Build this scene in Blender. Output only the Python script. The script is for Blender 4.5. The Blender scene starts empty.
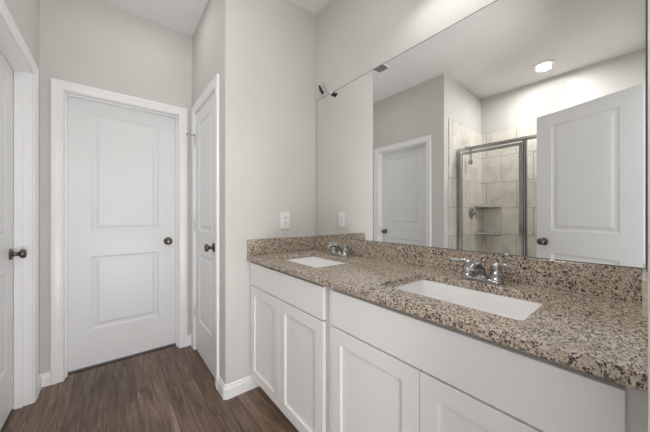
import bpy, bmesh, math, random
from mathutils import Vector, Matrix
random.seed(4)
S = bpy.context.scene
COL = S.collection
PI = math.pi

# ------------------------------------------------------------------ camera, world, lights, exposure
CAMZ = 1.16
cd = bpy.data.cameras.new('camera')
cam = bpy.data.objects.new('camera', cd); COL.objects.link(cam)
cam.location = (0, 0, CAMZ)
cam.rotation_euler = (PI/2, 0, -0.6808)
cd.sensor_fit = 'HORIZONTAL'; cd.sensor_width = 36.0
cd.lens = 36.0*261.93/650.0
cd.shift_y = -(216-215.07)/650.0
cd.clip_start = 0.01
S.camera = cam

S.view_settings.view_transform = 'Standard'
S.view_settings.look = 'None'
S.view_settings.gamma = 1.0
S.view_settings.use_curve_mapping = False
S.view_settings.exposure = 0.0

W_ = bpy.data.worlds.new('world'); S.world = W_
W_.use_nodes = True
bg = W_.node_tree.nodes['Background']
bg.inputs[0].default_value = (0.95, 0.97, 1.0, 1); bg.inputs[1].default_value = 1.8

ROOM_H = 2.756
def area(name, loc, rot, size, power, color=(1, 1, 1), sy=None, shape='DISK'):
    l = bpy.data.lights.new(name, 'AREA'); l.energy = power; l.color = color
    l.shape = shape if sy is None else 'RECTANGLE'; l.size = size
    if sy is not None: l.size_y = sy
    o = bpy.data.objects.new(name, l); COL.objects.link(o)
    o.location = loc; o.rotation_euler = rot
    return o
area('added_hall_fill_light', (0.20, 2.10, ROOM_H-0.03), (0, 0, 0), 0.16, 1.3, (1.0, 0.99, 0.98))  # added fill for the hall, no fitting here; hidden from view and mirror
area('added_vanity_fill_light', (0.54, 0.95, ROOM_H-0.03), (0, 0, 0), 0.16, 2.4, (1.0, 0.99, 0.98))  # added fill over the vanity side, kept out of view and mirror
area('added_counter_fill_light', (1.12, 0.45, 2.28), (0, 0, 0), 0.08, 1.3, (1.0, 0.99, 0.98), sy=0.65)  # added downward fill to brighten sinks and counter, no fixture modelled
area('added_ceiling_uplight', (1.06, 0.14, 2.25), (PI, 0, 0), 0.22, 1.9, (1.0, 0.985, 0.97), sy=0.24)  # added upward emitter; lights the ceiling so its bounce fills the room
area('shower_downlight_lamp', (-1.05, 0.70, ROOM_H-0.035), (0, 0, 0), 0.12, 15.5, (1.0, 0.99, 0.98))
area('bedroom_lamp', (0.12, -1.7, 2.24), (PI/2, 0, 0), 0.30, 11, (1.0, 0.99, 0.97))
area('added_hall_ceiling_fill_light', (0.12, -1.45, 0.12), (PI*0.80, 0, 0), 1.3, 95, (1.0, 1.0, 1.0), sy=1.0)  # added emitter beyond the doorway, aimed up to brighten the hall ceiling

S.cycles.use_denoising = True
S.cycles.max_bounces = 14
S.cycles.diffuse_bounces = 8
S.cycles.glossy_bounces = 6
S.cycles.transmission_bounces = 8
S.cycles.transparent_max_bounces = 12
S.cycles.sample_clamp_indirect = 4.0

# ------------------------------------------------------------------ materials
def new_mat(name):
    m = bpy.data.materials.new(name); m.use_nodes = True
    nt = m.node_tree; p = nt.nodes['Principled BSDF']
    return m, nt, p
def N(nt, t, **kw):
    n = nt.nodes.new(t)
    for k, v in kw.items(): setattr(n, k, v)
    return n
def L(nt, a, b): nt.links.new(a, b)
def ramp(nt, stops, interp='LINEAR'):
    r = N(nt, 'ShaderNodeValToRGB'); e = r.color_ramp.elements; r.color_ramp.interpolation = interp
    while len(e) < len(stops): e.new(0.5)
    for el, (pos, c) in zip(e, stops):
        el.position = pos; el.color = c if len(c) == 4 else (*c, 1)
    return r
def paint(name, col, rough=0.5, bump=0.0, scale=250, var=0.02, metallic=0.0):
    m, nt, p = new_mat(name)
    tc = N(nt, 'ShaderNodeTexCoord')
    no = N(nt, 'ShaderNodeTexNoise'); no.inputs['Scale'].default_value = 3.0; no.inputs['Detail'].default_value = 3
    L(nt, tc.outputs['Object'], no.inputs['Vector'])
    r = ramp(nt, [(0.3, tuple(c*(1-var) for c in col)), (0.7, tuple(min(1, c*(1+var)) for c in col))])
    L(nt, no.outputs['Fac'], r.inputs[0]); L(nt, r.outputs[0], p.inputs['Base Color'])
    p.inputs['Roughness'].default_value = rough; p.inputs['Metallic'].default_value = metallic
    if bump:
        n2 = N(nt, 'ShaderNodeTexNoise'); n2.inputs['Scale'].default_value = scale; n2.inputs['Detail'].default_value = 2
        L(nt, tc.outputs['Object'], n2.inputs['Vector'])
        b = N(nt, 'ShaderNodeBump'); b.inputs['Strength'].default_value = bump; b.inputs['Distance'].default_value = 0.002
        L(nt, n2.outputs['Fac'], b.inputs['Height']); L(nt, b.outputs[0], p.inputs['Normal'])
    return m
M_wall = paint('greige_wall_paint', (0.64, 0.626, 0.603), 0.75, 0.12, 180)
M_ceil = paint('ceiling_paint', (0.82, 0.81, 0.80), 0.85, 0.15, 140)
M_trim = paint('white_trim_paint', (0.90, 0.90, 0.905), 0.32, 0, var=0.008)
M_door = paint('white_door_paint', (0.83, 0.835, 0.84), 0.38, 0.05, 400, var=0.008)
M_cab = paint('white_cabinet_paint', (0.84, 0.83, 0.82), 0.36, 0, var=0.008)
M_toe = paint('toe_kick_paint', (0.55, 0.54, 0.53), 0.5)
M_porc = paint('white_porcelain', (0.90, 0.90, 0.90), 0.08, var=0.003)
M_plate = paint('white_plastic', (0.82, 0.82, 0.81), 0.3, var=0.004)
M_slot = paint('dark_slot', (0.05, 0.05, 0.05), 0.5)
M_bronze = paint('dark_nickel', (0.16, 0.145, 0.13), 0.28, metallic=1.0, var=0.05)
M_chrome = paint('polished_chrome', (0.46, 0.46, 0.46), 0.10, metallic=1.0, var=0.01)
M_alu = paint('satin_aluminium', (0.50, 0.50, 0.495), 0.14, metallic=1.0, var=0.03)
M_hinge = paint('satin_nickel_hinge', (0.80, 0.79, 0.78), 0.3, metallic=0.6, var=0.02)
M_edge = paint('mirror_edge_dark', (0.10, 0.105, 0.10), 0.3)
M_black = paint('black_plastic', (0.018, 0.024, 0.016), 0.5)
M_gasket = paint('dark_gasket', (0.06, 0.06, 0.06), 0.6)
M_vent = paint('grey_vent_metal', (0.30, 0.30, 0.30), 0.5)
M_pan = paint('white_shower_pan', (0.8, 0.8, 0.79), 0.25)

def mirror_mat():
    m, nt, p = new_mat('mirror_silver')
    p.inputs['Base Color'].default_value = (0.855, 0.86, 0.855, 1)
    p.inputs['Metallic'].default_value = 1.0; p.inputs['Roughness'].default_value = 0.0
    return m
M_mirror = mirror_mat()

def glass_mat():
    m, nt, p = new_mat('clear_shower_glass')
    out = nt.nodes['Material Output']; nt.nodes.remove(p)
    tr = N(nt, 'ShaderNodeBsdfTransparent'); tr.inputs[0].default_value = (1.0, 1.0, 1.0, 1)
    gl = N(nt, 'ShaderNodeBsdfGlossy'); gl.inputs['Roughness'].default_value = 0.02
    fr = N(nt, 'ShaderNodeFresnel'); fr.inputs[0].default_value = 1.2
    mx = N(nt, 'ShaderNodeMixShader')
    L(nt, fr.outputs[0], mx.inputs[0]); L(nt, tr.outputs[0], mx.inputs[1]); L(nt, gl.outputs[0], mx.inputs[2])
    L(nt, mx.outputs[0], out.inputs[0])
    return m
M_glass = glass_mat()

def emit_mat(name, col, s):
    m, nt, p = new_mat(name)
    p.inputs['Base Color'].default_value = (0.9, 0.9, 0.9, 1)
    p.inputs['Emission Color'].default_value = (*col, 1); p.inputs['Emission Strength'].default_value = s
    return m
M_lens = emit_mat('lit_lens', (1.0, 0.98, 0.95), 6.0)

def granite(name, light=0.0):
    m, nt, p = new_mat(name)
    tc = N(nt, 'ShaderNodeTexCoord')
    mp = N(nt, 'ShaderNodeMapping'); mp.inputs['Rotation'].default_value = (0.5, 0.7, 0.6); mp.inputs['Scale'].default_value = (1.0, 1.5, 1.2)
    L(nt, tc.outputs['Object'], mp.inputs['Vector'])
    wn = N(nt, 'ShaderNodeTexNoise'); wn.inputs['Scale'].default_value = 45; wn.inputs['Detail'].default_value = 3
    L(nt, mp.outputs[0], wn.inputs['Vector'])
    ws = N(nt, 'ShaderNodeVectorMath', operation='SCALE'); ws.inputs[3].default_value = 0.022
    L(nt, wn.outputs['Color'], ws.inputs[0])
    wa = N(nt, 'ShaderNodeVectorMath', operation='ADD'); L(nt, mp.outputs[0], wa.inputs[0]); L(nt, ws.outputs[0], wa.inputs[1])
    vec = wa.outputs[0]
    # broad tone drift
    n0 = N(nt, 'ShaderNodeTexNoise'); n0.inputs['Scale'].default_value = 7; n0.inputs['Detail'].default_value = 2
    L(nt, vec, n0.inputs['Vector'])
    # crystals
    v1 = N(nt, 'ShaderNodeTexVoronoi'); v1.inputs['Scale'].default_value = 190; L(nt, vec, v1.inputs['Vector'])
    sep = N(nt, 'ShaderNodeSeparateColor'); L(nt, v1.outputs['Color'], sep.inputs[0])
    base = ramp(nt, [(0.0, (0.14, 0.095, 0.068)), (0.10, (0.27, 0.19, 0.135)), (0.22, (0.45, 0.355, 0.27)), (0.55, (0.56, 0.465, 0.37)),
                     (0.80, (0.70, 0.625, 0.53)), (1.0, (0.46, 0.43, 0.395))])
    L(nt, sep.outputs[0], base.inputs[0])
    # dark flecks from larger cells, thinned by noise
    v2 = N(nt, 'ShaderNodeTexVoronoi'); v2.inputs['Scale'].default_value = 135; L(nt, vec, v2.inputs['Vector'])
    s2 = N(nt, 'ShaderNodeSeparateColor'); L(nt, v2.outputs['Color'], s2.inputs[0])
    ad = N(nt, 'ShaderNodeMath', operation='MULTIPLY_ADD'); ad.inputs[1].default_value = 0.5
    L(nt, n0.outputs['Fac'], ad.inputs[0]); L(nt, s2.outputs[1], ad.inputs[2])
    th = ramp(nt, [(0.0, (0, 0, 0)), (0.90+light*0.1, (0, 0, 0)), (0.93+light*0.07, (1, 1, 1))]); 
    mr = N(nt, 'ShaderNodeMapRange'); mr.inputs[1].default_value = 0.0; mr.inputs[2].default_value = 1.25
    L(nt, ad.outputs[0], mr.inputs[0]); L(nt, mr.outputs[0], th.inputs[0])
    dk = ramp(nt, [(0.0, (0.035, 0.028, 0.024)), (0.5, (0.10, 0.065, 0.045)), (1.0, (0.16, 0.15, 0.15))])
    L(nt, s2.outputs[0], dk.inputs[0])
    # small black grains
    v3 = N(nt, 'ShaderNodeTexVoronoi'); v3.inputs['Scale'].default_value = 225; L(nt, vec, v3.inputs['Vector'])
    s3 = N(nt, 'ShaderNodeSeparateColor'); L(nt, v3.outputs['Color'], s3.inputs[0])
    t3 = ramp(nt, [(0.0, (0, 0, 0)), (0.82+light*0.1, (0, 0, 0)), (0.84+light*0.1, (1, 1, 1))]); L(nt, s3.outputs[2], t3.inputs[0])
    m1 = N(nt, 'ShaderNodeMix', data_type='RGBA'); L(nt, t3.outputs[0], m1.inputs[0]); L(nt, base.outputs[0], m1.inputs[6]); m1.inputs[7].default_value = (0.05, 0.04, 0.035, 1)
    m2 = N(nt, 'ShaderNodeMix', data_type='RGBA'); L(nt, th.outputs[0], m2.inputs[0]); L(nt, m1.outputs[2], m2.inputs[6]); L(nt, dk.outputs[0], m2.inputs[7])
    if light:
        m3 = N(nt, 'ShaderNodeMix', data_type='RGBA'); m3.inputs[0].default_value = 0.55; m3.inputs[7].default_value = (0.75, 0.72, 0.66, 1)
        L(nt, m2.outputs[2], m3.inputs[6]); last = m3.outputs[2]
    else: last = m2.outputs[2]
    L(nt, last, p.inputs['Base Color'])
    p.inputs['Roughness'].default_value = 0.17
    return m
M_gran = granite('speckled_granite')
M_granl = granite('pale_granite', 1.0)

def planks():
    m, nt, p = new_mat('brown_plank_floor')
    tc = N(nt, 'ShaderNodeTexCoord')
    mp = N(nt, 'ShaderNodeMapping'); mp.inputs['Rotation'].default_value = (0, 0, PI/2); mp.inputs['Location'].default_value = (0.35, 0.045, 0)
    L(nt, tc.outputs['Object'], mp.inputs['Vector'])
    br = N(nt, 'ShaderNodeTexBrick'); br.offset = 0.37; br.offset_frequency = 2
    br.inputs['Scale'].default_value = 1.0; br.inputs['Brick Width'].default_value = 1.22; br.inputs['Row Height'].default_value = 0.165
    br.inputs['Mortar Size'].default_value = 0.0012; br.inputs['Mortar Smooth'].default_value = 0.2; br.inputs['Bias'].default_value = 0.0
    br.inputs['Color1'].default_value = (0, 0, 0, 1); br.inputs['Color2'].default_value = (1, 1, 1, 1); br.inputs['Mortar'].default_value = (0.5, 0.5, 0.5, 1)
    L(nt, mp.outputs[0], br.inputs['Vector'])
    # offset the grain plank by plank
    ob = N(nt, 'ShaderNodeVectorMath', operation='SCALE'); ob.inputs[3].default_value = 7.0; L(nt, br.outputs['Color'], ob.inputs[0])
    av = N(nt, 'ShaderNodeVectorMath', operation='ADD'); L(nt, mp.outputs[0], av.inputs[0]); L(nt, ob.outputs[0], av.inputs[1])
    m2 = N(nt, 'ShaderNodeMapping'); m2.inputs['Scale'].default_value = (1.0, 11, 1); L(nt, av.outputs[0], m2.inputs['Vector'])
    g = N(nt, 'ShaderNodeTexNoise'); g.inputs['Scale'].default_value = 2.6; g.inputs['Detail'].default_value = 9; g.inputs['Roughness'].default_value = 0.68; g.inputs['Distortion'].default_value = 1.6
    L(nt, m2.outputs[0], g.inputs['Vector'])
    m3 = N(nt, 'ShaderNodeMapping'); m3.inputs['Scale'].default_value = (1.6, 40, 1); L(nt, av.outputs[0], m3.inputs['Vector'])
    w = N(nt, 'ShaderNodeTexNoise'); w.inputs['Scale'].default_value = 2.0; w.inputs['Detail'].default_value = 4; w.inputs['Roughness'].default_value = 0.6
    L(nt, m3.outputs[0], w.inputs['Vector'])
    mg = N(nt, 'ShaderNodeMix', data_type='FLOAT'); mg.inputs[0].default_value = 0.22; L(nt, g.outputs['Fac'], mg.inputs[2]); L(nt, w.outputs['Fac'], mg.inputs[3])
    r = ramp(nt, [(0.34, (0.070, 0.042, 0.028)), (0.46, (0.140, 0.090, 0.062)), (0.56, (0.205, 0.140, 0.100)), (0.68, (0.34, 0.25, 0.19))])
    L(nt, mg.outputs[0], r.inputs[0])
    pl = ramp(nt, [(0.0, (0.80, 0.78, 0.77)), (1.0, (1.22, 1.20, 1.18))]); L(nt, br.outputs['Color'], pl.inputs[0])
    mu = N(nt, 'ShaderNodeMix', data_type='RGBA', blend_type='MULTIPLY'); mu.inputs[0].default_value = 1; L(nt, r.outputs[0], mu.inputs[6]); L(nt, pl.outputs[0], mu.inputs[7])
    mo = N(nt, 'ShaderNodeMix', data_type='RGBA'); L(nt, br.outputs['Fac'], mo.inputs[0]); L(nt, mu.outputs[2], mo.inputs[6]); mo.inputs[7].default_value = (0.03, 0.02, 0.016, 1)
    L(nt, mo.outputs[2], p.inputs['Base Color'])
    p.inputs['Roughness'].default_value = 0.42
    b = N(nt, 'ShaderNodeBump'); b.inputs['Strength'].default_value = 0.12; b.inputs['Distance'].default_value = 0.002
    L(nt, g.outputs['Fac'], b.inputs['Height']); L(nt, b.outputs[0], p.inputs['Normal'])
    return m
M_floor = planks()

def tiles(name, axis, off_u, top):
    """large running-bond ceramic tile; axis says which world axis runs along the wall"""
    m, nt, p = new_mat(name)
    tc = N(nt, 'ShaderNodeTexCoord'); sp = N(nt, 'ShaderNodeSeparateXYZ'); L(nt, tc.outputs['Object'], sp.inputs[0])
    cb = N(nt, 'ShaderNodeCombineXYZ')
    au = N(nt, 'ShaderNodeMath', operation='ADD'); au.inputs[1].default_value = off_u
    L(nt, sp.outputs[axis], au.inputs[0]); L(nt, au.outputs[0], cb.inputs[0])
    az = N(nt, 'ShaderNodeMath', operation='ADD'); az.inputs[1].default_value = 6*0.34-top
    L(nt, sp.outputs[2], az.inputs[0]); L(nt, az.outputs[0], cb.inputs[1])
    br = N(nt, 'ShaderNodeTexBrick'); br.offset = 0.5; br.offset_frequency = 2
    br.inputs['Scale'].default_value = 1; br.inputs['Brick Width'].default_value = 0.34; br.inputs['Row Height'].default_value = 0.34
    br.inputs['Mortar Size'].default_value = 0.0028; br.inputs['Mortar Smooth'].default_value = 0.1
    br.inputs['Color1'].default_value = (0.69, 0.665, 0.605, 1); br.inputs['Color2'].default_value = (0.73, 0.705, 0.645, 1); br.inputs['Mortar'].default_value = (0.25, 0.24, 0.22, 1)
    L(nt, cb.outputs[0], br.inputs['Vector'])
    n = N(nt, 'ShaderNodeTexNoise'); n.inputs['Scale'].default_value = 5.5; n.inputs['Detail'].default_value = 7; n.inputs['Roughness'].default_value = 0.62; n.inputs['Distortion'].default_value = 0.8
    L(nt, tc.outputs['Object'], n.inputs['Vector'])
    r = ramp(nt, [(0.32, (0.78, 0.765, 0.745)), (0.5, (1, 1, 1)), (0.7, (1.12, 1.11, 1.1))]); L(nt, n.outputs['Fac'], r.inputs[0])
    mu = N(nt, 'ShaderNodeMix', data_type='RGBA', blend_type='MULTIPLY'); mu.inputs[0].default_value = 1
    L(nt, br.outputs['Color'], mu.inputs[6]); L(nt, r.outputs[0], mu.inputs[7]); L(nt, mu.outputs[2], p.inputs['Base Color'])
    p.inputs['Roughness'].default_value = 0.3
    b = N(nt, 'ShaderNodeBump'); b.inputs['Strength'].default_value = 0.4; b.inputs['Distance'].default_value = 0.002; b.invert = True
    L(nt, br.outputs['Fac'], b.inputs['Height']); L(nt, b.outputs[0], p.inputs['Normal'])
    return m

# ------------------------------------------------------------------ mesh helpers
def BM(): return bmesh.new()
def box(bm, x0, x1, y0, y1, z0, z1, bevel=0.0, seg=2):
    b = bmesh.new(); bmesh.ops.create_cube(b, size=1)
    for v in b.verts:
        v.co = Vector(((x0+x1)/2+v.co.x*(x1-x0), (y0+y1)/2+v.co.y*(y1-y0), (z0+z1)/2+v.co.z*(z1-z0)))
    if bevel: bmesh.ops.bevel(b, geom=b.edges[:], offset=bevel, segments=seg, affect='EDGES', profile=0.5)
    merge(bm, b)
    return bm
def merge(bm, b, M=None):
    me = bpy.data.meshes.new('tmp'); b.to_mesh(me); b.free()
    if M is not None: me.transform(M)
    bm.from_mesh(me); bpy.data.meshes.remove(me)
def lathe(bm, prof, M=Matrix.Identity(4), seg=28):
    """profile of (radius, height) turned about local Z"""
    b = bmesh.new(); rings = []
    for r, z in prof:
        if r < 1e-6: rings.append([b.verts.new((0, 0, z))])
        else: rings.append([b.verts.new((r*math.cos(2*PI*k/seg), r*math.sin(2*PI*k/seg), z)) for k in range(seg)])
    for A, B in zip(rings, rings[1:]):
        for k in range(seg):
            k2 = (k+1) % seg
            if len(A) == 1 and len(B) == 1: continue
            if len(A) == 1: b.faces.new((A[0], B[k], B[k2]))
            elif len(B) == 1: b.faces.new((A[k], A[k2], B[0]))
            else: b.faces.new((A[k], A[k2], B[k2], B[k]))
    bmesh.ops.recalc_face_normals(b, faces=b.faces[:])
    for f in b.faces: f.smooth = True
    merge(bm, b, M)
def spline(pts, n=8):
    out = []; P = [Vector(p) for p in pts]
    for i in range(len(P)-1):
        p0, p1, p2, p3 = P[max(i-1, 0)], P[i], P[i+1], P[min(i+2, len(P)-1)]
        for k in range(n):
            t = k/n
            out.append(0.5*((2*p1)+(p2-p0)*t+(2*p0-5*p1+4*p2-p3)*t*t+(3*p1-p0-3*p2+p3)*t**3))
    out.append(P[-1]); return out
def tube(bm, pts, rad, seg=16, flat=1.0, smooth=8, cap=True):
    P = spline(pts, smooth) if smooth > 1 else [Vector(p) for p in pts]
    nR = len(rad); b = bmesh.new(); rings = []; prev = None
    for i, p in enumerate(P):
        t = (P[min(i+1, len(P)-1)]-P[max(i-1, 0)]).normalized()
        if prev is None:
            a = Vector((0, 1, 0)) if abs(t.y) < 0.8 else Vector((0, 0, 1))
            nrm = (a-t*a.dot(t)).normalized()
        else: nrm = (prev-t*prev.dot(t)).normalized()
        prev = nrm; bn = t.cross(nrm)
        s = i/(len(P)-1)*(nR-1); k = min(int(s), nR-2); r = rad[k]*(1-(s-k))+rad[k+1]*(s-k)
        rings.append([b.verts.new(p+nrm*r*math.cos(2*PI*j/seg)+bn*r*flat*math.sin(2*PI*j/seg)) for j in range(seg)])
    for A, B in zip(rings, rings[1:]):
        for j in range(seg): b.faces.new((A[j], A[(j+1) % seg], B[(j+1) % seg], B[j]))
    if cap: b.faces.new(rings[0][::-1]); b.faces.new(rings[-1])
    bmesh.ops.recalc_face_normals(b, faces=b.faces[:])
    for f in b.faces: f.smooth = len(f.verts) == 4
    merge(bm, b)
def prism(bm, prof, axis, a0, a1):
    """closed 2D outline extruded along an axis: axis 'x' -> outline in (y,z), 'y' -> (x,z), 'z' -> (x,y)"""
    def P(u, v, a): return {'x': (a, u, v), 'y': (u, a, v), 'z': (u, v, a)}[axis]
    b = bmesh.new()
    A = [b.verts.new(P(u, v, a0)) for u, v in prof]; B = [b.verts.new(P(u, v, a1)) for u, v in prof]
    b.faces.new(A); b.faces.new(B[::-1])
    for i in range(len(prof)):
        j = (i+1) % len(prof); b.faces.new((A[i], B[i], B[j], A[j]))
    bmesh.ops.recalc_face_normals(b, faces=b.faces[:])
    merge(bm, b)
def obj(name, bm, mats, parent=None, world=False):
    if world and parent is not None:
        o_ = Vector(parent.location); p = parent.parent
        while p is not None: o_ += Vector(p.location); p = p.parent
        bmesh.ops.translate(bm, verts=bm.verts[:], vec=-o_)
    me = bpy.data.meshes.new(name); bm.to_mesh(me); bm.free()
    for m in (mats if isinstance(mats, (list, tuple)) else [mats]): me.materials.append(m)
    o = bpy.data.objects.new(name, me); COL.objects.link(o)
    if parent is not None: o.parent = parent
    return o
def thing(name, label, cat, loc=(0, 0, 0), rotz=0.0, group=None, kind=None):
    o = bpy.data.objects.new(name, None); COL.objects.link(o); o.empty_display_size = 0.05
    o.location = loc; o.rotation_euler = (0, 0, rotz); o['label'] = label; o['category'] = cat
    if group: o['group'] = group
    if kind: o['kind'] = kind
    return o
def struct(name, bm, m, label, cat):
    o = obj(name, bm, m); o['kind'] = 'structure'; o['label'] = label; o['category'] = cat
    return o

def panel_slab(w, h, t, panels, loops, both=False, edge=0.002):
    """a leaf w x h x t (X, Z, Y; front face at Y=0 looking to -Y) with moulded panels (x0,x1,z0,z1)"""
    bm = bmesh.new()
    def face(pts, flip): 
        vs = [bm.verts.new(p) for p in (pts[::-1] if flip else pts)]; bm.faces.new(vs)
    def side(y, sgn):
        fl = sgn < 0
        px0, px1 = panels[0][0], panels[0][1]
        e = edge; zs = [e]+[z for q in panels for z in q[2:4]]+[h-e]
        def rect(x0, x1, z0, z1): face([(x0, y, z0), (x1, y, z0), (x1, y, z1), (x0, y, z1)], fl)
        for k in range(len(zs)-1):
            rect(e, px0, zs[k], zs[k+1]); rect(px1, w-e, zs[k], zs[k+1])
            if k % 2 == 0: rect(px0, px1, zs[k], zs[k+1])
        for (x0, x1, z0, z1) in panels:
            R = [[(x0+i, y+sgn*d, z0+i), (x1-i, y+sgn*d, z0+i), (x1-i, y+sgn*d, z1-i), (x0+i, y+sgn*d, z1-i)] for i, d in loops]
            for A, B in zip(R, R[1:]):
                for k in range(4):
                    k2 = (k+1) % 4; face([A[k], A[k2], B[k2], B[k]], fl)
            face(R[-1], fl)
    side(0.0, 1)
    if both: side(t, -1)
    else: face([(edge, t, edge), (w-edge, t, edge), (w-edge, t, h-edge), (edge, t, h-edge)], True)
    e = edge
    O = [(0, 0), (w, 0), (w, h), (0, h)]; I = [(e, e), (w-e, e), (w-e, h-e), (e, h-e)]
    for k in range(4):
        k2 = (k+1) % 4
        face([(I[k][0], 0, I[k][1]), (O[k][0], e, O[k][1]), (O[k2][0], e, O[k2][1]), (I[k2][0], 0, I[k2][1])], False)
        face([(O[k][0], e, O[k][1]), (O[k][0], t-e, O[k][1]), (O[k2][0], t-e, O[k2][1]), (O[k2][0], e, O[k2][1])], False)
        face([(O[k][0], t-e, O[k][1]), (I[k][0], t, I[k][1]), (I[k2][0], t, I[k2][1]), (O[k2][0], t-e, O[k2][1])], False)
    bmesh.ops.remove_doubles(bm, verts=bm.verts[:], dist=1e-6)
    bmesh.ops.recalc_face_normals(bm, faces=bm.faces[:])
    return bm
DOOR_LOOPS = [(0.0, 0.0), (0.004, 0.004), (0.014, 0.0085), (0.024, 0.0085), (0.034, 0.006), (0.044, 0.0018), (0.050, 0.0012)]

CAS = [(0.0, 0.0), (0.0, 0.0085), (0.0025, 0.0095), (0.016, 0.0095), (0.040, 0.0125), (0.046, 0.0155), (0.056, 0.016), (0.062, 0.014), (0.064, 0.010), (0.064, 0.0)]
def casing(bm, w, h, y0, out, rev=0.004):
    """mitred moulding round an opening w x h (local XZ), lying on the wall plane Y=y0 and standing out by out*thickness"""
    b = bmesh.new(); rows = []
    for (c, t) in CAS:
        c -= rev*0
        y = y0+out*t
        rows.append([b.verts.new(p) for p in ((-c, y, 0), (-c, y, h+c), (w+c, y, h+c), (w+c, y, 0))])
    n = len(rows)
    for i in range(n):
        A, B = rows[i], rows[(i+1) % n]
        for k in range(3): b.faces.new((A[k], A[k+1], B[k+1], B[k]))
    b.faces.new([r[0] for r in rows]); b.faces.new([r[3] for r in rows][::-1])
    bmesh.ops.recalc_face_normals(b, faces=b.faces[:])
    merge(bm, b)

def knob_bm(length=0.062, both=False):
    """round door knob on a rose, sticking out to -Y from the origin"""
    bm = BM()
    prof = [(0.0, 0.0), (0.032, 0.0), (0.033, 0.004), (0.029, 0.009), (0.015, 0.012), (0.0115, 0.016), (0.011, 0.030), (0.015, 0.036), (0.024, 0.040),
            (0.0275, 0.047), (0.027, 0.055), (0.021, 0.061), (0.010, 0.0635), (0.0, 0.064)]
    lathe(bm, prof, Matrix.Rotation(PI/2, 4, 'X'))
    return bm

H = ROOM_H
TH = 0.115
OPEN_H = 2.035
# positions (metres, camera over the origin, y down the hall, x to the mirror wall)
XM = 1.2600          # mirror wall
YE = 1.6753          # wall with the outlet
XC = 0.551           # closet wall
YF = 2.579           # far wall
XL = -0.384          # left wall of the hall
YS = 1.449           # shower end wall
XB = -1.430          # shower back wall
YN = -0.016          # near wall, with the doorway the camera stands in

# ------------------------------------------------------------------ the shell
bm = BM(); box(bm, -1.60, 1.45, -2.2, 2.85, -0.06, 0.0)
struct('floor', bm, M_floor, 'brown wood-look plank floor running down the hall', 'floor')
bm = BM(); box(bm, -1.60, 1.45, -0.14, 2.85, H, H+0.06)
struct('ceiling', bm, M_ceil, 'plain pale ceiling over the bathroom and hall', 'ceiling')
bm = BM(); box(bm, XM, XM+TH, YN-TH, YE+0.1, 0, H)
struct('wall_right', bm, M_wall, 'pale greige wall behind the vanity and the big mirror', 'wall')

# block between vanity and closet; its free corner is rounded
bm = BM()
r = 0.016; prof = [(XM, YE), (XM, YE+TH), (XC, YE+TH)]
prof += [(XC+r-r*math.sin(a), YE+r-r*math.cos(a)) for a in [PI/2*(1-k/8) for k in range(9)]]
prism(bm, prof, 'z', 0, H)
struct('wall_end', bm, M_wall, 'greige wall with rounded corner beside the vanity, holding the outlet', 'wall')
def wall_with_opening(bm, axis, n0, n1, a0, a1, o0, o1, oh):
    def bx(p0, p1, z0, z1):
        if axis == 'x': box(bm, p0, p1, n0, n1, z0, z1)
        else: box(bm, n0, n1, p0, p1, z0, z1)
    bx(a0, o0, 0, H); bx(o1, a1, 0, H); bx(o0, o1, oh, H)
CO0, CO1 = 1.864, 2.463
bm = BM(); wall_with_opening(bm, 'y', XC, XC+TH, YE+TH, YF, CO0, CO1, OPEN_H)
struct('wall_closet', bm, M_wall, 'greige side wall of the hall with the narrow closet door', 'wall')
FO0, FO1 = -0.268, 0.448
bm = BM(); wall_with_opening(bm, 'x', YF, YF+TH, XL-TH, XC+TH, FO0, FO1, OPEN_H)
struct('wall_far', bm, M_wall, 'greige wall at the end of the hall', 'wall')
LO0, LO1 = 1.664, 2.390
bm = BM(); wall_with_opening(bm, 'y', XL-TH, XL, YS, YF, LO0, LO1, OPEN_H)
struct('wall_left', bm, M_wall, 'greige left wall of the hall, seen again in the mirror', 'wall')
bm = BM(); box(bm, XB-0.1, XL-TH, YS, YS+TH, 0, H)
struct('wall_shower_end', bm, M_wall, 'pale wall above the tile at the end of the shower', 'wall')
bm = BM(); box(bm, XB-0.1, XB, YN-TH, YS, 0, H)
struct('wall_shower_back', bm, M_wall, 'pale wall above the tile at the back of the shower', 'wall')
NO0, NO1 = -0.186, 0.495
bm = BM(); wall_with_opening(bm, 'x', YN-TH, YN, XB, XM, NO0, NO1, OPEN_H)
struct('wall_near', bm, M_wall, 'wall with the doorway at the right edge of the view', 'wall')

# tiled faces of the shower
TT = 2.272
bm = BM(); box(bm, XB+0.01, -0.487, YS-0.010, YS-0.0005, 0.0, TT, 0.002)
struct('wall_tile_end', bm, tiles('tile_end', 0, 1.42+0.17, TT), 'beige tile wall with the shower valve on it', 'tiled wall')
bm = BM(); box(bm, XB+0.0005, XB+0.010, 0.0, YS-0.0005, 0.0, TT, 0.002)
struct('wall_tile_back', bm, tiles('tile_back', 1, -1.38+0.34*6, TT), 'beige running-bond tile wall at the back of the shower', 'tiled wall')
bm = BM(); box(bm, XB+0.01, -0.60, YN+0.0005, YN+0.0105, 0.0, TT, 0.002)
struct('wall_tile_near', bm, tiles('tile_near', 0, 1.42+0.17, TT), 'beige tile wall at the near end of the shower', 'tiled wall')

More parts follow.
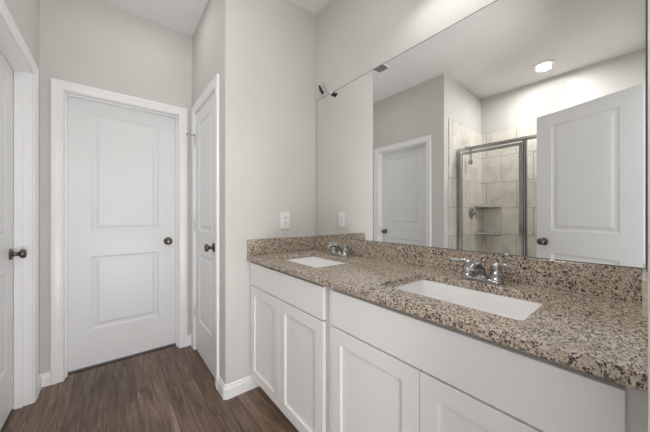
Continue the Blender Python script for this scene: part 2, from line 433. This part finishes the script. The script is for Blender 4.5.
# baseboards
BP = [(0.0, 0.0), (0.0125, 0.0), (0.0125, 0.060), (0.010, 0.067), (0.007, 0.072), (0.0055, 0.086), (0.0, 0.090)]
def sweep_base(path, inward):
    """profile swept along floor path; inward = +1/-1 picks the side the board stands on"""
    b = bmesh.new(); rows = []
    P = [Vector((x, y, 0)) for x, y in path]; n = len(P)
    for i, p in enumerate(P):
        d0 = (P[i]-P[i-1]).normalized() if i else None
        d1 = (P[i+1]-P[i]).normalized() if i < n-1 else None
        def nr(d): return Vector((-d.y, d.x, 0))*inward
        if d0 is None: o = nr(d1)
        elif d1 is None: o = nr(d0)
        else:
            o = (nr(d0)+nr(d1)); o = o/(o.length_squared/2)
        rows.append([b.verts.new(p+o*t+Vector((0, 0, z))) for t, z in BP])
    for A, B in zip(rows, rows[1:]):
        for k in range(len(BP)): b.faces.new((A[k], A[(k+1) % len(BP)], B[(k+1) % len(BP)], B[k]))
    b.faces.new(rows[0]); b.faces.new(rows[-1][::-1])
    bmesh.ops.recalc_face_normals(b, faces=b.faces[:])
    bm = BM(); merge(bm, b); return bm
c_ = 0.010
struct('baseboard_end', sweep_base([(0.80, YE), (XC+c_, YE), (XC, YE+c_), (XC, CO0-0.064)], 1), M_trim, 'white baseboard wrapping the corner beside the vanity', 'baseboard')
struct('baseboard_far', sweep_base([(FO0-0.064, YF), (XL, YF), (XL, LO1+0.064)], 1), M_trim, 'short white baseboard in the corner left of the hall door', 'baseboard')
struct('baseboard_right', sweep_base([(XC, CO1+0.064), (XC, YF), (FO1+0.064, YF)], 1), M_trim, 'tiny white baseboard in the corner between hall and closet doors', 'baseboard')
struct('baseboard_left', sweep_base([(XL, LO0-0.064), (XL, YS), (XL-0.1, YS)], 1), M_trim, 'white baseboard at the end of the left wall', 'baseboard')

# ------------------------------------------------------------------ doors
def door_frame(root, w, h, depth, leaf_y, stop_w=0.011):
    bm = BM()
    j = 0.012
    # jambs line the opening
    for x0, x1 in ((0.0005, j*0.3), (w-j*0.3, w-0.0005)): box(bm, x0, x1, 0.0005, depth, 0, h-0.0005)
    box(bm, 0.0005, w-0.0005, 0.0005, depth, h-j*0.3, h-0.0005)
    casing(bm, w, h, -0.0003, -1)
    f = obj('door_frame', bm, M_trim, root)
    return f
def panels_for(w, h):
    s = 0.135 if w > 0.65 else 0.115
    return [(s, w-s, 0.272, 0.826), (s, w-s, 1.015, h-0.107)]
def leaf(root, w, h, x0, y0, z0, knob_x, knob_both=False, parent=None):
    bm = panel_slab(w, h, 0.035, panels_for(w, h), DOOR_LOOPS, True)
    bmesh.ops.translate(bm, verts=bm.verts[:], vec=(x0, y0, z0))
    lf = obj('door_leaf', bm, M_door, root)
    k = knob_bm(); bmesh.ops.translate(k, verts=k.verts[:], vec=(x0+knob_x, y0, 0.932))
    kn = obj('door_knob', k, M_bronze, lf); kn['label'] = 'round dark metal knob'
    if knob_both:
        k = knob_bm(); bmesh.ops.rotate(k, verts=k.verts[:], cent=(0, 0, 0), matrix=Matrix.Rotation(PI, 3, 'Z'))
        bmesh.ops.translate(k, verts=k.verts[:], vec=(x0+knob_x, y0+0.035, 0.932))
        kn = obj('door_knob', k, M_bronze, lf); kn['label'] = 'round dark metal knob'
    return lf
def stop(root, w, h, y0, y1):
    bm = BM(); s = 0.010; a = 0.0036
    box(bm, a, a+s, y0, y1, 0, h-a, 0.001); box(bm, w-a-s, w-a, y0, y1, 0, h-a, 0.001); box(bm, a+s, w-a-s, y0, y1, h-a-s, h-a, 0.001)
    obj('door_stop_moulding', bm, M_trim, root)
def threshold(root, w, y0, y1):
    bm = BM(); box(bm, 0.004, w-0.004, y0, y1, 0.0005, 0.006, 0.001)
    obj('threshold', bm, M_gasket, root)

# far door, swings away from the hall
d = thing('door_1', 'white two-panel door facing down the hall', 'door', (FO0, YF, 0), 0, kind='structure')
w = FO1-FO0; door_frame(d, w, OPEN_H, TH, 0.075); stop(d, w, OPEN_H, 0.040, 0.074)
leaf(d, w-0.012, OPEN_H-0.028, 0.006, 0.0765, 0.020, w-0.012-0.066); threshold(d, w, 0.078, 0.108)
# left door, swings away too
d = thing('door_2', 'white door at the left edge, also reflected in the mirror', 'door', (XL, LO0, 0), PI/2, kind='structure')
w = LO1-LO0; door_frame(d, w, OPEN_H, TH, 0.075); stop(d, w, OPEN_H, 0.040, 0.074)
leaf(d, w-0.012, OPEN_H-0.028, 0.006, 0.0765, 0.020, w-0.012-0.062); threshold(d, w, 0.078, 0.108)
# closet door, opens towards the hall, hinges at the far side
d = thing('door_3', 'narrow white closet door beside the rounded corner', 'door', (XC, CO1, 0), -PI/2, kind='structure')
w = CO1-CO0; door_frame(d, w, OPEN_H, TH, 0.0); stop(d, w, OPEN_H, 0.044, 0.07)
lf = leaf(d, w-0.012, OPEN_H-0.022, 0.006, 0.004, 0.014, w-0.012-0.060)
for z in (1.80, 1.07, 0.345):
    bm = BM(); lathe(bm, [(0.0, -0.046), (0.004, -0.045), (0.0065, -0.041), (0.0065, 0.041), (0.004, 0.045), (0.0, 0.046)], Matrix.Translation((0.0035, -0.0065, z)), 14)
    box(bm, 0.004, 0.030, 0.0015, 0.004, z-0.041, z+0.041); box(bm, -0.006, 0.003, -0.013, -0.0005, z-0.041, z+0.041)
    h_ = obj('hinge', bm, M_hinge, d); h_['label'] = 'pale metal hinge'
    if z > 1.5:
        bm = BM(); tube(bm, [(-0.002, -0.008, z+0.047), (-0.012, -0.030, z+0.048), (-0.016, -0.062, z+0.048)], [0.004, 0.0035, 0.0035], 10)
        lathe(bm, [(0, 0), (0.007, 0.001), (0.007, 0.008), (0, 0.009)], Matrix.Translation((-0.0155, -0.06, z+0.048)) @ Matrix.Rotation(PI/2, 4, 'X'), 14)
        lathe(bm, [(0, 0), (0.006, 0.001), (0.006, 0.008), (0, 0.009)], Matrix.Translation((0.022, -0.004, z+0.048)) @ Matrix.Rotation(PI/2, 4, 'X'), 14)
        tube(bm, [(-0.002, -0.008, z+0.047), (0.010, -0.010, z+0.048), (0.022, -0.008, z+0.048)], [0.004, 0.0035, 0.0035], 10)
        s_ = obj('pin_stop', bm, M_chrome, h_); s_['label'] = 'small bright hinge-pin door stop'
# near door, standing open into the room; the camera looks past it, the mirror shows it
d = thing('door_4', 'open door reflected large at the right of the mirror', 'door', (NO1, YN, 0), PI, kind='structure')
w = NO1-NO0; door_frame(d, w, OPEN_H, TH, 0.0); stop(d, w, OPEN_H, 0.044, 0.07)
hg = bpy.data.objects.new('open_leaf', None); COL.objects.link(hg); hg.parent = d
# leaf: local X from hinge along (-.397,.918); local Y (thickness) towards -x. In door_4's frame everything is turned by pi.
ang = math.atan2(0.938, -0.3465)
hx, hy = NO0-0.002, 0.004
hg.location = (-(hx-NO1), -(hy-YN), 0); hg.rotation_euler = (0, 0, ang-PI)
bm = panel_slab(0.650, OPEN_H-0.022, 0.035, panels_for(0.650, OPEN_H-0.022), DOOR_LOOPS, True)
bmesh.ops.translate(bm, verts=bm.verts[:], vec=(0.014, 0.0, 0.014))
lf = obj('door_leaf', bm, M_door, d)
lf.matrix_local = Matrix.Translation(hg.location) @ Matrix.Rotation(ang-PI, 4, 'Z')
bpy.data.objects.remove(hg)
for flip in (0, 1):
    k = knob_bm()
    if flip: bmesh.ops.rotate(k, verts=k.verts[:], cent=(0, 0, 0), matrix=Matrix.Rotation(PI, 3, 'Z'))
    bmesh.ops.translate(k, verts=k.verts[:], vec=(0.014+0.650-0.062, 0.035*flip, 0.932))
    kn = obj('door_knob', k, M_bronze, lf); kn['label'] = 'round dark metal knob'

# ------------------------------------------------------------------ vanity cabinets
XF, XD = 0.7345, 0.7105           # face frame, door fronts
CT0, CT1 = 0.864, 0.894           # countertop bottom, top
def cabinet(y0, y1, dy0, dy1, label, seam):
    t = thing('vanity_cabinet', label, 'cabinet', ((XF+XM)/2, (y0+y1)/2, 0), 0, 'white vanity cabinets under the granite top')
    bm = BM()
    # carcass with face frame; front is an open frame behind the doors
    box(bm, XF, XF+0.02, y0, dy0+0.03, 0.092, CT0-0.0005); box(bm, XF, XF+0.02, dy1-0.03, y1, 0.092, CT0-0.0005)
    box(bm, XF, XF+0.02, dy0+0.03, dy1-0.03, CT0-0.045, CT0-0.0005); box(bm, XF, XF+0.02, dy0+0.03, dy1-0.03, 0.678, 0.715)
    box(bm, XF, XF+0.02, dy0+0.03, dy1-0.03, 0.092, 0.125)
    box(bm, XF, XF+0.02, seam-0.02, seam+0.02, 0.125, 0.678)
    for a, b in ((y0, y0+0.016), (y1-0.016, y1)): box(bm, XF+0.02, XM-0.001, a, b, 0.0, CT0-0.0005)
    box(bm, XF+0.02, XM-0.001, y0+0.016, y1-0.016, 0.092, 0.110); box(bm, XM-0.012, XM-0.001, y0+0.016, y1-0.016, 0.11, CT0-0.0005)
    obj('carcass', bm, M_cab, t, True)
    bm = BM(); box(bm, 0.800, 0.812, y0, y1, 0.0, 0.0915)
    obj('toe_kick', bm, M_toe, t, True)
    bm = BM(); box(bm, XD, XD+0.020, dy0, dy1, 0.700, 0.846, 0.0018)
    obj('drawer_front', bm, M_cab, t, True)
    for a, b in ((dy0, seam-0.0016), (seam+0.0016, dy1)):
        ww = b-a; hh = 0.693-0.095; rl = 0.057
        bm = panel_slab(ww, hh, 0.020, [(rl, ww-rl, rl, hh-rl)], [(0, 0), (0.0008, 0.0012), (0.0016, 0.010), (0.004, 0.0102)], False, 0.0016)
        bmesh.ops.rotate(bm, verts=bm.verts[:], cent=(0, 0, 0), matrix=Matrix.Rotation(-PI/2, 3, 'Z'))
        bmesh.ops.translate(bm, verts=bm.verts[:], vec=(XD, b, 0.095))
        obj('cabinet_door', bm, M_cab, t, True)
    return t
cabinet(YN+0.001, 0.8815, 0.0255, 0.838, 'white shaker sink cabinet under the near right sink', 0.432)
cabinet(0.8865, YE-0.001, 0.892, 1.664, 'white shaker sink cabinet beside the wall under the far left sink', 1.279)

# ------------------------------------------------------------------ countertop
CX0 = 0.688
HX = (0.800, 1.112); HOLES = [(0.200, 0.655), (1.055, 1.505)]
t = thing('countertop', 'long speckled granite countertop with backsplash over both cabinets', 'countertop', (XM-0.28, 0.83, CT0))
bm = bmesh.new()
xs = [CX0, HX[0], HX[1], XM-0.0005]; ys = [YN+0.0005, HOLES[0][0], HOLES[0][1], HOLES[1][0], HOLES[1][1], YE-0.0005]
V = {}
def vt(i, j, k):
    if (i, j, k) not in V: V[(i, j, k)] = bm.verts.new((xs[i], ys[j], (CT0, CT1)[k]))
    return V[(i, j, k)]
cells = {(i, j) for i in range(3) for j in range(5) if not (i == 1 and j in (1, 3))}
for (i, j) in cells:
    for k in (0, 1): bm.faces.new((vt(i, j, k), vt(i+1, j, k), vt(i+1, j+1, k), vt(i, j+1, k)))
    for (di, dj, a, b) in ((-1, 0, (i, j), (i, j+1)), (1, 0, (i+1, j), (i+1, j+1)), (0, -1, (i, j), (i+1, j)), (0, 1, (i, j+1), (i+1, j+1))):
        if (i+di, j+dj) not in cells: bm.faces.new((vt(*a, 0), vt(*b, 0), vt(*b, 1), vt(*a, 1)))
bmesh.ops.recalc_face_normals(bm, faces=bm.faces[:])
def is_hole(v): return any(abs(v.co.x-x) < 1e-5 for x in HX) and any(abs(v.co.y-y) < 1e-5 for h in HOLES for y in h)
ed = [e for e in bm.edges if abs(e.verts[0].co.z-e.verts[1].co.z) > 0.01 and is_hole(e.verts[0])]
bmesh.ops.bevel(bm, geom=ed, offset=0.014, segments=4, affect='EDGES', profile=0.5)
ed = [e for e in bm.edges if len(e.link_faces) == 2 and e.calc_face_angle() > 1.2 and min(v.co.z for v in e.verts) > CT1-1e-4]
ed += [e for e in bm.edges if len(e.link_faces) == 2 and e.calc_face_angle() > 1.2 and max(v.co.z for v in e.verts) < CT0+1e-4 and max(v.co.x for v in e.verts) < CX0+1e-4]
bmesh.ops.bevel(bm, geom=ed, offset=0.004, segments=3, affect='EDGES', profile=0.5)
obj('counter_slab', bm, M_gran, t, True)
bm = BM(); box(bm, XM-0.0205, XM-0.0005, YN+0.001, YE-0.0005, CT1, 0.9955, 0.0015)
obj('backsplash', bm, M_gran, t, True)
bm = BM(); box(bm, CX0+0.002, XM-0.0207, YE-0.0205, YE-0.0005, CT1, 0.9955, 0.0015)
obj('end_splash', bm, M_gran, t, True)
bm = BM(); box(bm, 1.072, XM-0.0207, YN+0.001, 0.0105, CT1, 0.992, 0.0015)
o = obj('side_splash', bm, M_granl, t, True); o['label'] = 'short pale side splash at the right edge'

# ------------------------------------------------------------------ sinks
def rrect(x0, x1, y0, y1, r, n=5):
    out = []
    for cx, cy, a0 in ((x1-r, y1-r, 0), (x0+r, y1-r, PI/2), (x0+r, y0+r, PI), (x1-r, y0+r, 1.5*PI)):
        out += [(cx+r*math.cos(a0+PI/2*k/n), cy+r*math.sin(a0+PI/2*k/n)) for k in range(n+1)]
    return out
def sink(hy0, hy1, label):
    cx, cy = (HX[0]+HX[1])/2, (hy0+hy1)/2
    t = thing('sink', label, 'sink', (cx, cy, CT0-0.14), 0, 'undermount sinks in the granite top')
    bm = bmesh.new(); rings = []
    zt = CT0-0.0006
    for inset, z, r in ((-0.022, zt-0.012, 0.03), (-0.022, zt, 0.03), (-0.002, zt, 0.018), (0.001, zt-0.006, 0.018), (0.006, zt-0.06, 0.022), (0.012, zt-0.112, 0.03), (0.022, zt-0.127, 0.034), (0.045, zt-0.1335, 0.04), (0.10, zt-0.136, 0.05)):
        rings.append([bm.verts.new((x, y, z)) for x, y in rrect(HX[0]+inset, HX[1]-inset, hy0+inset, hy1-inset, r)])
    for A, B in zip(rings, rings[1:]):
        for k in range(len(A)): 
            k2 = (k+1) % len(A); f = bm.faces.new((A[k], A[k2], B[k2], B[k])); f.smooth = True
    f = bm.faces.new(rings[-1])
    bmesh.ops.recalc_face_normals(bm, faces=bm.faces[:])
    if f.normal.z < 0: bmesh.ops.reverse_faces(bm, faces=bm.faces[:])
    o = obj('basin', bm, M_porc, t, True)
    md = o.modifiers.new('thick', 'SOLIDIFY'); md.thickness = 0.006; md.offset = -1
    bm = BM(); lathe(bm, [(0, 0.002), (0.010, 0.0015), (0.016, 0.0), (0.020, 0.003), (0.022, 0.002), (0.022, -0.004)], Matrix.Translation((cx+0.05, cy, zt-0.1345)))
    obj('drain', bm, M_chrome, t, True)
sink(*HOLES[0], 'white rectangular undermount sink nearer the camera')
sink(*HOLES[1], 'white rectangular undermount sink beside the end wall')

# ------------------------------------------------------------------ faucets
def faucet(y, label):
    t = thing('faucet', label, 'faucet', (1.163, y, CT1), 0, 'chrome centerset faucets')
    bm = bmesh.new()
    out = [(0.025*math.cos(a)*1.0, 0.052+0.025*math.sin(a)) for a in [PI*k/10 for k in range(11)]] + [(0.025*math.cos(a), -0.052+0.025*math.sin(a)) for a in [PI+PI*k/10 for k in range(11)]]
    prev = None
    for s, z in ((1.0, 0.0005), (1.0, 0.008), (0.93, 0.013), (0.8, 0.015)):
        ring = [bm.verts.new((x*s, yy-(1-s)*0.025*(1 if yy > 0 else -1), z)) for x, yy in out]
        if prev:
            for k in range(len(ring)): bm.faces.new((prev[k], prev[(k+1) % len(ring)], ring[(k+1) % len(ring)], ring[k])).smooth = True
        prev = ring
    bm.faces.new(prev)
    bmesh.ops.recalc_face_normals(bm, faces=bm.faces[:])
    obj('base_plate', bm, M_chrome, t)
    bm = BM()
    tube(bm, [(0.002, 0, 0.008), (-0.002, 0, 0.030), (-0.018, 0, 0.054), (-0.042, 0, 0.068), (-0.068, 0, 0.073), (-0.088, 0, 0.068), (-0.098, 0, 0.058)], [0.020, 0.0165, 0.0145, 0.013, 0.012, 0.0115, 0.011], 20)
    lathe(bm, [(0.024, 0.0), (0.023, 0.006), (0.018, 0.012)], Matrix.Translation((0.003, 0, 0.013)))
    obj('spout', bm, M_chrome, t)
    bm = BM(); tube(bm, [(0.020, 0, 0.012), (0.020, 0, 0.072)], [0.0025, 0.0025], 10, smooth=1)
    lathe(bm, [(0, 0), (0.004, 0.001), (0.0055, 0.006), (0.004, 0.012), (0, 0.013)], Matrix.Translation((0.020, 0, 0.071)), 14)
    obj('lift_rod', bm, M_chrome, t)
    for s in (-1, 1):
        bm = BM()
        lathe(bm, [(0.0245, 0.0), (0.0245, 0.006), (0.021, 0.009), (0.0205, 0.020), (0.0225, 0.023), (0.0225, 0.027), (0.0185, 0.031), (0.0165, 0.046), (0.0195, 0.054), (0.0185, 0.061), (0.012, 0.067), (0, 0.070)], Matrix.Translation((0, s*0.052, 0.0125)))
        hb = obj('handle', bm, M_chrome, t)
        bm = BM(); tube(bm, [(0, s*0.048, 0.070), (-0.003, s*0.070, 0.074), (-0.008, s*0.092, 0.072), (-0.013, s*0.110, 0.071), (-0.016, s*0.121, 0.075)], [0.010, 0.0085, 0.007, 0.0085, 0.005], 14, 0.7)
        obj('lever', bm, M_chrome, hb)
faucet(0.425, 'chrome two-handle faucet nearer the camera')
faucet(1.280, 'chrome two-handle faucet near the end wall')

# ------------------------------------------------------------------ mirror
MX = 1.2570
MY0, MY1, MZ0, MZ1 = 0.0055, 1.652, 0.9985, 2.063
t = thing('mirror', 'large frameless wall mirror standing on the granite backsplash', 'mirror', (MX, (MY0+MY1)/2, MZ0))
bm = BM(); box(bm, MX, XM-0.0003, MY0, MY1, MZ0, MZ1)
obj('mirror_glass', bm, M_mirror, t, True)
bm = BM(); e = 0.0035; g = 0.0006
box(bm, MX-g, XM-0.0003, MY0-e, MY0, MZ0, MZ1); box(bm, MX-g, XM-0.0003, MY1, MY1+0.002, MZ0, MZ1)
box(bm, MX-g, XM-0.0003, MY0-e, MY1+0.002, MZ1, MZ1+0.003); box(bm, MX-g, XM-0.0003, MY0-e, MY1+0.002, MZ0-0.0025, MZ0)
o = obj('mirror_edge', bm, M_edge, t, True); o['label'] = 'thin dark edge of the mirror'
for y in (0.366, 0.2215):
    bm = BM(); box(bm, MX-0.004, MX-0.0005, y-0.006, y+0.006, 0.9957, 1.003, 0.0012); box(bm, MX-0.010, MX-0.003, y-0.004, y+0.004, 0.9957, 0.999, 0.001)
    o = obj('mirror_clip', bm, M_hinge, t, True); o['label'] = 'small shiny clip on the bottom edge'

# loose wire ends left on the wall over the mirror corner
t = thing('electrical_wire', 'loose thin wire with two small black connectors above the mirror corner', 'wire', (XM-0.004, 1.55, 2.10))
def wy(u, v):
    tt = (u-325)/261.93; s_, c_ = math.sin(0.6808), math.cos(0.6808); x = MX-0.0115
    y = x*(c_-tt*s_)/(s_+tt*c_); dep = x*s_+y*c_
    return (x, y, CAMZ+dep*(215.07-v)/261.93)
bm = BM(); tube(bm, [wy(323, 83), wy(325.5, 88.5), wy(328.3, 94)], [0.0018, 0.0018, 0.0018], 8)
obj('wire', bm, M_vent, t, True)
bm = BM(); tube(bm, [wy(319.4, 86.2), wy(320.4, 89), wy(321.0, 90.3), wy(322.8, 93)], [0.009, 0.0095, 0.0105, 0.009], 10, smooth=2); obj('connector', bm, M_black, t, True)
bm = BM(); tube(bm, [wy(331.8, 95.6), wy(333.2, 94.0), wy(334.8, 92.5)], [0.008, 0.0095, 0.007], 10, smooth=2); obj('connector', bm, M_black, t, True)
bm = BM(); tube(bm, [wy(330.3, 93.6), wy(331.5, 92.2), wy(332.8, 91.4)], [0.006, 0.007, 0.006], 10, smooth=2); o = obj('connector', bm, M_plate, t, True); o['label'] = 'white wire cap'

# ------------------------------------------------------------------ outlet
OX, OZ = 0.979, 1.121
t = thing('wall_outlet', 'white rectangular wall outlet above the end splash', 'outlet', (OX, YE, OZ))
bm = BM(); box(bm, -0.039, 0.039, -0.007, -0.0002, -0.062, 0.062, 0.0025); obj('cover_plate', bm, M_plate, t)
for s in (-1, 1):
    bm = BM(); box(bm, -0.0165, 0.0165, -0.0095, -0.006, s*0.0195-0.0145, s*0.0195+0.0145, 0.001); r_ = obj('receptacle', bm, M_plate, t)
    bm = BM()
    for x in (-0.0065, 0.0065): box(bm, x-0.0016, x+0.0016, -0.0105, -0.0085, s*0.0195-0.001, s*0.0195+0.008)
    lathe(bm, [(0, 0), (0.003, 0), (0.003, 0.002), (0, 0.002)], Matrix.Translation((0, -0.0085, s*0.0195-0.007)) @ Matrix.Rotation(PI/2, 4, 'X'), 12)
    o = obj('slots', bm, M_slot, r_); o['label'] = 'dark outlet slots'

# ------------------------------------------------------------------ shower
XS = -0.690
YT = YS-0.010
bm_ = thing('shower_tray', 'white shower base with a raised curb under the glass', 'shower base', (-1.05, 0.71, 0))
bm = BM(); box(bm, XB+0.0105, XS-0.04, YN+0.011, YT-0.0005, 0.0, 0.05, 0.004); obj('pan', bm, M_pan, bm_, True)
bm = BM(); box(bm, XS-0.0395, XS+0.055, YN+0.011, YT-0.0005, 0.0, 0.12, 0.008); obj('curb', bm, M_pan, bm_, True)
t = thing('shower_enclosure', 'framed glass shower enclosure reflected in the mirror', 'shower enclosure', (XS, 0.7, 0.121))
Y0, YP, Y1 = YN+0.012, 0.790, YT-0.0005
bm = BM(); prism(bm, [(XS-0.022, 1.910), (XS+0.022, 1.910), (XS+0.025, 1.918), (XS+0.022, 1.942), (XS+0.012, 1.946), (XS-0.022, 1.946)], 'y', Y0, Y1); obj('header', bm, M_alu, t, True)
bm = BM(); prism(bm, [(XS-0.03, 0.1205), (XS+0.03, 0.1205), (XS+0.03, 0.128), (XS+0.015, 0.15), (XS-0.03, 0.15)], 'y', Y0, Y1); obj('sill', bm, M_alu, t, True)
bm = BM(); box(bm, XS-0.018, XS+0.022, Y1-0.030, Y1, 0.151, 1.9095, 0.003); box(bm, XS-0.012, XS+0.027, Y1-0.012, Y1, 0.151, 1.9095, 0.002); po = obj('wall_jamb', bm, M_alu, t, True)
bm = BM(); box(bm, XS+0.0195, XS+0.0235, Y1-0.022, Y1-0.014, 0.152, 1.909); obj('gasket', bm, M_gasket, po, True)
bm = BM(); box(bm, XS-0.020, XS+0.022, YP-0.030, YP+0.004, 0.151, 1.9095, 0.003); box(bm, XS-0.014, XS+0.030, YP-0.019, YP-0.011, 0.151, 1.9095, 0.002); po = obj('post', bm, M_alu, t, True)
bm = BM(); box(bm, XS+0.0195, XS+0.0235, YP-0.010, YP-0.003, 0.152, 1.909); box(bm, XS+0.0195, XS+0.0235, YP-0.029, YP-0.022, 0.152, 1.909); obj('gasket', bm, M_gasket, po, True)
bm = BM(); box(bm, XS-0.018, XS+0.022, Y0, Y0+0.03, 0.151, 1.9095, 0.003); obj('wall_jamb', bm, M_alu, t, True)
# hinged door
bm = BM(); a, b = YP+0.008, Y1-0.034
for y0, y1 in ((a, a+0.028), (b-0.026, b)): box(bm, XS-0.010, XS+0.016, y0, y1, 0.160, 1.895, 0.003)
for z0, z1 in ((0.160, 0.190), (1.866, 1.895)): box(bm, XS-0.010, XS+0.016, a+0.028, b-0.026, z0, z1, 0.003)
dr = obj('shower_door', bm, M_alu, t, True)
bm = BM(); box(bm, XS-0.001, XS+0.005, a+0.0285, b-0.0265, 0.1905, 1.8655); obj('glass_pane', bm, M_glass, dr, True)
bm = BM(); tube(bm, [(XS+0.017, a+0.014, 0.98), (XS+0.045, a+0.014, 1.0), (XS+0.045, a+0.014, 1.14), (XS+0.017, a+0.014, 1.16)], [0.007]*4, 12, smooth=4)
bm = BM(); box(bm, XS-0.001, XS+0.005, Y0+0.0305, YP-0.031, 0.1515, 1.909); obj('fixed_glass_panel', bm, M_glass, t, True)

t = thing('shower_valve', 'round chrome shower valve with a lever on the tiled end wall', 'shower valve', (-1.075, YT, 1.185))
R90 = Matrix.Rotation(PI/2, 4, 'X')
bm = BM(); lathe(bm, [(0, 0.0003), (0.078, 0.0003), (0.078, 0.004), (0.070, 0.009), (0.03, 0.014), (0, 0.014)], R90); obj('trim_plate', bm, M_chrome, t)
bm = BM(); lathe(bm, [(0.026, 0.013), (0.024, 0.04), (0.020, 0.055), (0, 0.058)], R90); tube(bm, [(0, -0.045, -0.005), (-0.015, -0.052, -0.035), (-0.024, -0.056, -0.075)], [0.010, 0.008, 0.007], 12); obj('lever', bm, M_chrome, t)
t = thing('shower_sprayer', 'slim chrome shower sprayer hanging high on the tiled wall', 'shower head', (-0.925, YT, 2.0))
bm = BM(); lathe(bm, [(0, 0.0003), (0.028, 0.0003), (0.026, 0.006), (0.012, 0.012)], R90); tube(bm, [(0, -0.005, 0), (0, -0.035, 0.004), (0, -0.052, -0.008), (0, -0.056, -0.03)], [0.009]*4, 12); obj('arm', bm, M_chrome, t)
bm = BM(); lathe(bm, [(0, 0.004), (0.008, 0.0), (0.010, -0.03), (0.010, -0.07), (0.018, -0.12), (0.026, -0.155), (0.026, -0.175), (0.020, -0.186), (0, -0.188)], Matrix.Translation((0, -0.056, -0.028))); obj('spray_head', bm, M_chrome, t)
for z, lab in ((1.268, 'upper stone corner shelf in the tiled shower'), (0.912, 'lower stone corner shelf in the tiled shower')):
    t = thing('corner_shelf', lab, 'shelf', (XB+0.0102, YT-0.0002, z), 0, 'corner shelves in the shower')
    bm = BM(); q = 0.24
    pr = [(0, 0), (q, 0), (q, -0.022)]+[(q*(1-k/8)+0.022*(k/8), -0.022*(1-k/8)-q*(k/8)-0.012*math.sin(PI*k/8)*-1) for k in range(1, 8)]+[(0.022, -q), (0, -q)]
    prism(bm, pr, 'z', 0, 0.022); bmesh.ops.bevel(bm, geom=[e for e in bm.edges if abs(e.verts[0].co.z-e.verts[1].co.z) < 1e-5], offset=0.003, segments=2, affect='EDGES')
    obj('shelf_slab', bm, tiles('shelf_stone', 0, 0.1, 2.4), t)

# ------------------------------------------------------------------ ceiling fittings
t = thing('recessed_light', 'lit round recessed ceiling light over the shower', 'ceiling light', (-1.05, 0.70, H))
bm = BM(); lathe(bm, [(0.100, 0.0), (0.098, -0.006), (0.072, -0.010), (0.064, -0.004), (0.064, 0.0)], Matrix.Translation((0, 0, -0.0003)), 40); obj('trim_ring', bm, M_trim, t)
bm = BM(); lathe(bm, [(0.0, -0.0045), (0.0635, -0.0045), (0.0635, -0.001), (0, -0.001)], seg=40); o = obj('lens', bm, M_lens, t); o['label'] = 'glowing white lens'
t = thing('ceiling_vent', 'small grey ceiling vent glimpsed at the top edge of the mirror', 'vent', (0.285, 1.83, H))
bm = BM(); box(bm, -0.10, 0.10, -0.08, -0.065, -0.010, -0.0003, 0.002); box(bm, -0.10, 0.10, 0.065, 0.08, -0.010, -0.0003, 0.002)
box(bm, -0.10, -0.085, -0.065, 0.065, -0.010, -0.0003, 0.002); box(bm, 0.085, 0.10, -0.065, 0.065, -0.010, -0.0003, 0.002); obj('vent_frame', bm, M_trim, t)
bm = BM()
for k in range(9):
    x = -0.076+k*0.019; prism(bm, [(x-0.006, -0.0015), (x-0.004, -0.0005), (x+0.008, -0.0085), (x+0.006, -0.0095)], 'y', -0.065, 0.065)
obj('louvres', bm, M_vent, t)
